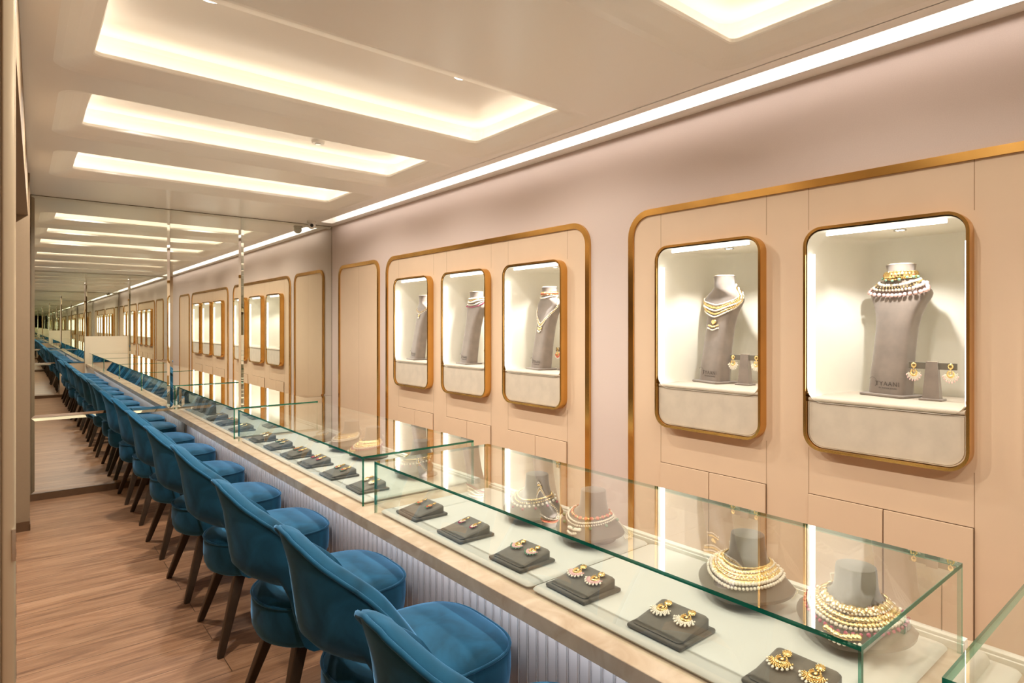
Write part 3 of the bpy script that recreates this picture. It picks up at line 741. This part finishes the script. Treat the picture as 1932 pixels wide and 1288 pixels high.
form_styles = [
 [('stones', 'coral', .22, .05, 1, 15, .0085, .5, .003, R(115)), ('stones', 'gold', .22, .05, 1, 34, .0055, .6, .003, R(108)), ('pearls', 'pearl', .36, .08, 1, 50, .0046, 1, .003, R(108)), ('pearls', 'pearl', .44, .10, 1, 46, .0040, 1, .003, R(112)), ('pearls', 'pearl', .68, .0, 1, 10, .008, .6, .004, .22), ('drops', 'emerald', .56, .1, 1, 7, .0065, 1, .004, R(105)), ('pearls', 'pearl', .82, .03, 1, 6, .0055, 1, .004, .15)],
 [('gold_rays', 'gold', s_, .10, 1, 46, .0082, .42, .003, R(110)) for s_ in (.16, .25, .34, .43)] + [('gold_rays', 'gold', .11, .05, 1, 60, .004, .8, .003, R(110)), ('sparkles', 'pearl', .20, .10, 1, 42, .0032, .8, .009, R(108)), ('pearls', 'pearl', .46, .13, 1, 50, .0056, 1, .003, R(110)), ('pearls', 'pearl', .56, .15, 1, 46, .0056, 1, .003, R(108)), ('sparkles', 'pearl', .32, .10, 1, 36, .0035, .8, .008, R(110))],
 [('gold_plates', 'gold', .20, .04, 1, 16, .016, .35, .003, R(110)), ('gold_plates', 'gold', .36, .06, 1, 36, .0095, .42, .003, R(110)), ('gold_plates', 'gold', .47, .07, 1, 42, .0075, .5, .003, R(110)), ('pearls', 'pearl', .27, .05, 1, 40, .0035, .8, .008, R(108)), ('pearls', 'pearl', .58, .06, 1, 42, .0056, 1, .004, R(110)), ('drops', 'ruby', .67, .08, 1, 30, .0055, 1, .004, R(108)), ('pendant', 'gold', .80, .04, 1, 9, .010, .5, .006, .30), ('pendant', 'pearl', .96, .03, 1, 9, .0055, 1, .006, .32)],
 [('gold_links', 'gold', .20, .10, 1, 40, .0060, .6, .003, R(108)), ('gold_links', 'gold', .32, .12, 1, 36, .0045, .8, .003, R(108)), ('pearls', 'pearl', .46, .12, 1, 24, .0060, 1, .003, R(115)), ('drops', 'ruby', .60, .1, 1, 8, .006, 1, .004, R(100))]]
fs = [(1.80, 2.02, 3, 'grey suede necklace form nearest the mirror in the nearest glass case', 'gold collar with red drops on the farthest form in the nearest glass case'),
      (1.80, 1.68, 0, 'second grey suede necklace form from the mirror in the nearest glass case', 'coral flower and pearl choker with green drops in the nearest glass case'),
      (1.80, 1.015, 1, 'grey suede necklace form under the wide rayed gold collar', 'wide rayed gold collar with pearl fringe in the nearest glass case'),
      (1.79, .69, 2, 'grey suede necklace form nearest the glass end at the lower right', 'gold medallion collar with crescent pendant and ruby beads, nearest to the camera'),
      (1.80, 3.95, 1, 'farther of two adjoining necklace forms in the middle glass case', 'gold collar edged with pearls on the farther form in the middle glass case'),
      (1.80, 3.62, 2, 'nearer of two adjoining necklace forms in the middle glass case', 'gold collar on the nearer adjoining form in the middle glass case'),
      (1.80, 3.02, 3, 'necklace form at the camera end of the middle glass case', 'gold filigree choker at the camera end of the middle glass case')]
for k, (x, y, st, l1, l2) in enumerate(fs):
    o = pf if k == 0 else copy_tree(pf); o.location = (x, y, .7718); o.rotation_euler = (0, 0, R(8 if k < 4 else -6))
    tag(o, l1, 'necklace form', 'low suede necklace forms in the glass cases')
    nk = make_necklace(formPN, form_styles[st], rng=random.Random(k)); nk.location = o.location; nk.rotation_euler = o.rotation_euler
    # tie cord at the back
    cd = MB(); cd.tube([formPN(R(108), .45)[0]+Vector((0, 0, .008)), Vector((.034, .074, .143)), Vector((.060, .036, .148)), Vector((.071, 0, .125))], .0022, 6); cd.build('tie_cord', 'cord', nk, True)
    if k in (1, 2, 3):
        cd = MB()
        for q in range(5): cd.tube([(.073+.002*q, 0, .12), (.088, -.035-.010*q, .05), (.088+.006*q, -.085-.008*q, .012), (.05+.01*q, -.12, .010)], .0022, 5)
        cd.build('tassel', 'cord', nk, True)
    tag(nk, l2, 'necklace', 'necklaces in the glass cases')
o = put_block(1.78, 4.40); tag(o, 'grey suede sloped block at the rear of the middle glass case', 'earring block', 'sloped earring blocks in the glass cases')
nk = MB()
for k in range(26):
    a = R(-120+240*k/25); nk.sphere((-.005-.042*cos(a), .06*sin(a), .052-.0108*cos(a)), .006, 7, 4, mi=k % 2)
o = nk.build('gold_bracelet', ['gold', 'pearl'], None, True, loc=(1.78, 4.40, .7718)); tag(o, 'gold and pearl bracelet lying on the rear block in the middle glass case', 'bracelet')

# ------------------------------------------------------------------ chairs
def lerp_t(tab, x):
    for a, b in zip(tab, tab[1:]):
        if a[0] <= x <= b[0]:
            k = (x-a[0])/(b[0]-a[0]); return a[1]+(b[1]-a[1])*k
    return tab[-1][1]
TT = [(0, 1.022), (10, 1.010), (20, .974), (30, .927), (40, .888), (48, .857), (55, .822), (60, .790), (65, .755), (70, .712), (76, .66), (82, .612), (90, .555), (102, .52)]
TI = [(0, 1.002), (10, .991), (20, .964), (30, .928), (40, .897), (48, .870), (55, .843), (60, .820), (65, .787), (70, .751), (75, .716), (82, .662), (90, .595), (102, .53)]
BB = [(0, .60), (40, .60), (48, .59), (54, .545), (59, .46), (64, .385), (70, .36), (102, .365)]
def shell_pt(ph, h, off):
    a = abs(ph); B = lerp_t(BB, a)
    b = .372-.14*(1.0-h)+.016*max(0, min(1, (h-.9)/.1)); aa = .272-.02*max(0, (.9-h))
    cu = max(0, 1-(h-B)/.10)**2*(.095 if a < 45 else .095*max(0, (60-a)/15)); b -= cu; aa -= cu*.4
    b -= off; aa -= off
    p = R(min(a, 90)); u = 1.0-b*cos(p); v = aa*sin(p)
    if a > 90: u += (a-90)*.005
    return Vector((u-1.08, math.copysign(v, ph), h))
def make_chair():
    t = empty('velvet_chair', (0, 0, 0))
    b = MB(); rings = []
    phs = [-102+204*k/60 for k in range(61)]
    for ph in phs:
        a = abs(ph); T = lerp_t(TT, a); B = lerp_t(BB, a); th = .055 if a < 80 else .055-.020*(a-80)/22; Ti = lerp_t(TI, a)
        hs = [B+(T-B)*k/10 for k in range(11)]
        r = [shell_pt(ph, B+.003, .006)] + [shell_pt(ph, h, 0) for h in hs[0:]] 
        r += [shell_pt(ph, T+.007, .007), shell_pt(ph, T*.65+Ti*.35+.011, .02), shell_pt(ph, T*.3+Ti*.7+.010, th*.65), shell_pt(ph, Ti+.003, th*.93)]
        hs = [B+(Ti-B)*k/10 for k in range(11)]
        r += [shell_pt(ph, h, th) for h in hs[::-1]] + [shell_pt(ph, B+.001, th-.006)]
        rings.append(r)
    b.loft(rings); b.build('backrest', 'velvet', t, True, sharp=65)
    pp = MB(); pp.tube([shell_pt(ph, lerp_t(TT, abs(ph))+.002, -.004) for ph in phs], .0066, 8); pp.build('back_piping', 'velvet', t, True)
    # seat
    def plan(s, k):
        a = 2*pi*k/64; c, s_ = cos(a), sin(a); e = 2.35 if c < 0 else 3.4
        rr = (abs(c)**e+abs(s_)**e)**(-1/e)
        return (-.015+.310*s*c*rr, (.250 if c < 0 else .262)*s*s_*rr)
    b = MB(); b.loft([[(*plan(s, k), z) for k in range(64)] for s, z in ((.80, .352), (.88, .356), (.95, .37), (.985, .395), (1.0, .44), (.998, .49), (.985, .517), (.965, .527), (.90, .541), (.75, .553), (.5, .560), (.2, .562))])
    b.build('seat', 'velvet', t, True, sharp=80)
    pp = MB(); pp.tube([(*plan(.99, k), .521) for k in range(64)], .0055, 8, closed=True); pp.build('seat_piping', 'velvet', t, True)
    for (x0, y0, x1, y1) in ((-.19, .15, -.30, .235), (-.19, -.15, -.30, -.235), (.17, .16, .225, .215), (.17, -.16, .225, -.215)):
        l = MB(); rr = []
        for k, hw in ((0, .014), (.04, .0165), (.5, .021), (1, .026)):
            cx = x1+(x0-x1)*k; cy = y1+(y0-y1)*k; z = .36*k
            rr.append([(cx+p[0], cy+p[1], z) for p in rrect(-hw, hw, -hw, hw, .006, 3)])
        l.loft(rr); l.build('leg', 'leg_wood', t, True, sharp=30)
    return t
cy = [6.71, 5.965, 5.05, 4.2, 3.43, 2.555, 1.835, 1.17, .30, -.50, -1.28, -2.06]
pc = make_chair()
for k, y in enumerate(cy):
    o = pc if k == 0 else copy_tree(pc)
    o.location = (1.08+(-.045 if k == 7 else random.uniform(-.012, .006)*(k != 4)), y, 0); o.rotation_euler = (0, 0, R(random.uniform(-2.0, 2.0)))
    tag(o, '%s blue velvet chair from the far mirror, tucked at the marble counter' % ordn[k], 'chair', 'blue velvet chairs along the counter')

# ------------------------------------------------------------------ mirrors
def mirror_panel(x0, x1, z0, z1, y, face, label):
    t = MB(); b = .026; d = .0042
    s = -1 if face < 0 else 1
    o_ = [(x0, z0), (x1, z0), (x1, z1), (x0, z1)]; i_ = [(x0+b, z0+b), (x1-b, z0+b), (x1-b, z1-b), (x0+b, z1-b)]
    cx = (x0+x1)/2
    O = [(p[0]-cx, -face*d, p[1]-z0) for p in o_]; I = [(p[0]-cx, 0, p[1]-z0) for p in i_]; Bk = [(p[0]-cx, -face*(d+.003), p[1]-z0) for p in o_]
    vs = O+I+Bk
    fsx = [(4, 5, 6, 7)] + [(k, (k+1) % 4, 4+(k+1) % 4, 4+k) for k in range(4)] + [(8+k, 8+(k+1) % 4, (k+1) % 4, k) for k in range(4)]
    if face > 0: fsx = [f[::-1] for f in fsx]
    t.add(vs, fsx)
    o = t.build('mirror_panel', 'mirror', None, loc=(cx, y, z0)); tag(o, label, 'mirror', 'mirror panels'); return o
zs = .766
mirror_panel(.107, 1.242, zs+.001, 2.832, YM-.002, -1, 'large mirror panel at the left of the far wall above the chairs')
mirror_panel(.107, 1.388, .064, zs-.001, YM-.002, -1, 'low mirror panel near the floor beside the chair legs')
mirror_panel(1.244, 1.944, zs+.001, 2.832, YM-.002, -1, 'middle mirror panel above the counter end')
mirror_panel(1.946, 2.996, zs+.001, 2.832, YM-.002, -1, 'mirror panel reaching the corner with the cream wall')
mirror_panel(2.08, 2.996, .064, zs-.001, YM-.002, -1, 'low mirror panel behind the counter')
mirror_panel(.107, 1.242, zs+.001, 2.832, YB+.002, 1, 'upper left mirror panel on the wall behind the viewer')
mirror_panel(1.244, 2.10, zs+.001, 2.832, YB+.002, 1, 'upper middle mirror panel on the wall behind the viewer')
mirror_panel(2.102, 2.996, zs+.001, 2.832, YB+.002, 1, 'upper right mirror panel on the wall behind the viewer')
mirror_panel(.107, .76, .064, zs-.001, YB+.002, 1, 'low mirror panel on the wall behind the viewer')

# ------------------------------------------------------------------ ceiling fittings
t = empty('security_camera', (2.66, 6.93, CEIL))
b = MB(); b.cyl((0, 0), .055, .05, -.022, 0, 28); b.build('mount', 'white_plastic', t, True, sharp=30)
b = MB(); b.sphere((0, -.006, -.045), .046, 20, 12); b.build('eyeball', 'white_plastic', t, True, sharp=180)
dv = Vector((-.32, -.92, -.22)).normalized(); q = dv.to_track_quat('Z', 'Y').to_matrix()
b = MB(); c0 = Vector((0, -.006, -.045))+dv*.032
b.loft([[c0+dv*u+q@Vector((r_*cos(2*pi*k/20), r_*sin(2*pi*k/20), 0)) for k in range(20)] for r_, u in ((.019, .006), (.019, .017), (.013, .020))]); b.build('lens', 'black', t, True, sharp=40)
tag(t, 'white dome security camera with dark lens on the ceiling by the mirror corner', 'camera')
t = empty('smoke_detector', (1.77, 4.48, CEIL+.185))
b = MB(); b.cyl((0, 0), .045, .05, -.02, 0, 28); b.build('housing', 'white_plastic', t, True, sharp=30)
b = MB(); b.cyl((0, 0), .022, .022, -.028, -.0202, 20); b.build('sensor', 'chrome', t, True, sharp=30)
tag(t, 'small round sensor on the ceiling of the second lit tray', 'detector')

# ------------------------------------------------------------------ world and render settings
w = bpy.data.worlds.new('world'); sc.world = w; w.use_nodes = True
w.node_tree.nodes['Background'].inputs[0].default_value = (1, .93, .84, 1); w.node_tree.nodes['Background'].inputs[1].default_value = .02
sc.view_settings.view_transform = 'Standard'; sc.view_settings.look = 'None'; sc.view_settings.gamma = 1; sc.view_settings.use_curve_mapping = False
sc.view_settings.exposure = 0.84
cy_ = sc.cycles
cy_.max_bounces = 14; cy_.diffuse_bounces = 5; cy_.glossy_bounces = 9; cy_.transmission_bounces = 6; cy_.transparent_max_bounces = 40
cy_.sample_clamp_indirect = 6; cy_.use_denoising = True; cy_.caustics_reflective = True; cy_.caustics_refractive = False
# remove the spare prototype earrings that were not placed
for key, e in list(EAR.items()):
    if e is not None and key not in used:
        for ch in [x for x in col.objects if x.parent == e]: bpy.data.objects.remove(ch)
        bpy.data.objects.remove(e)
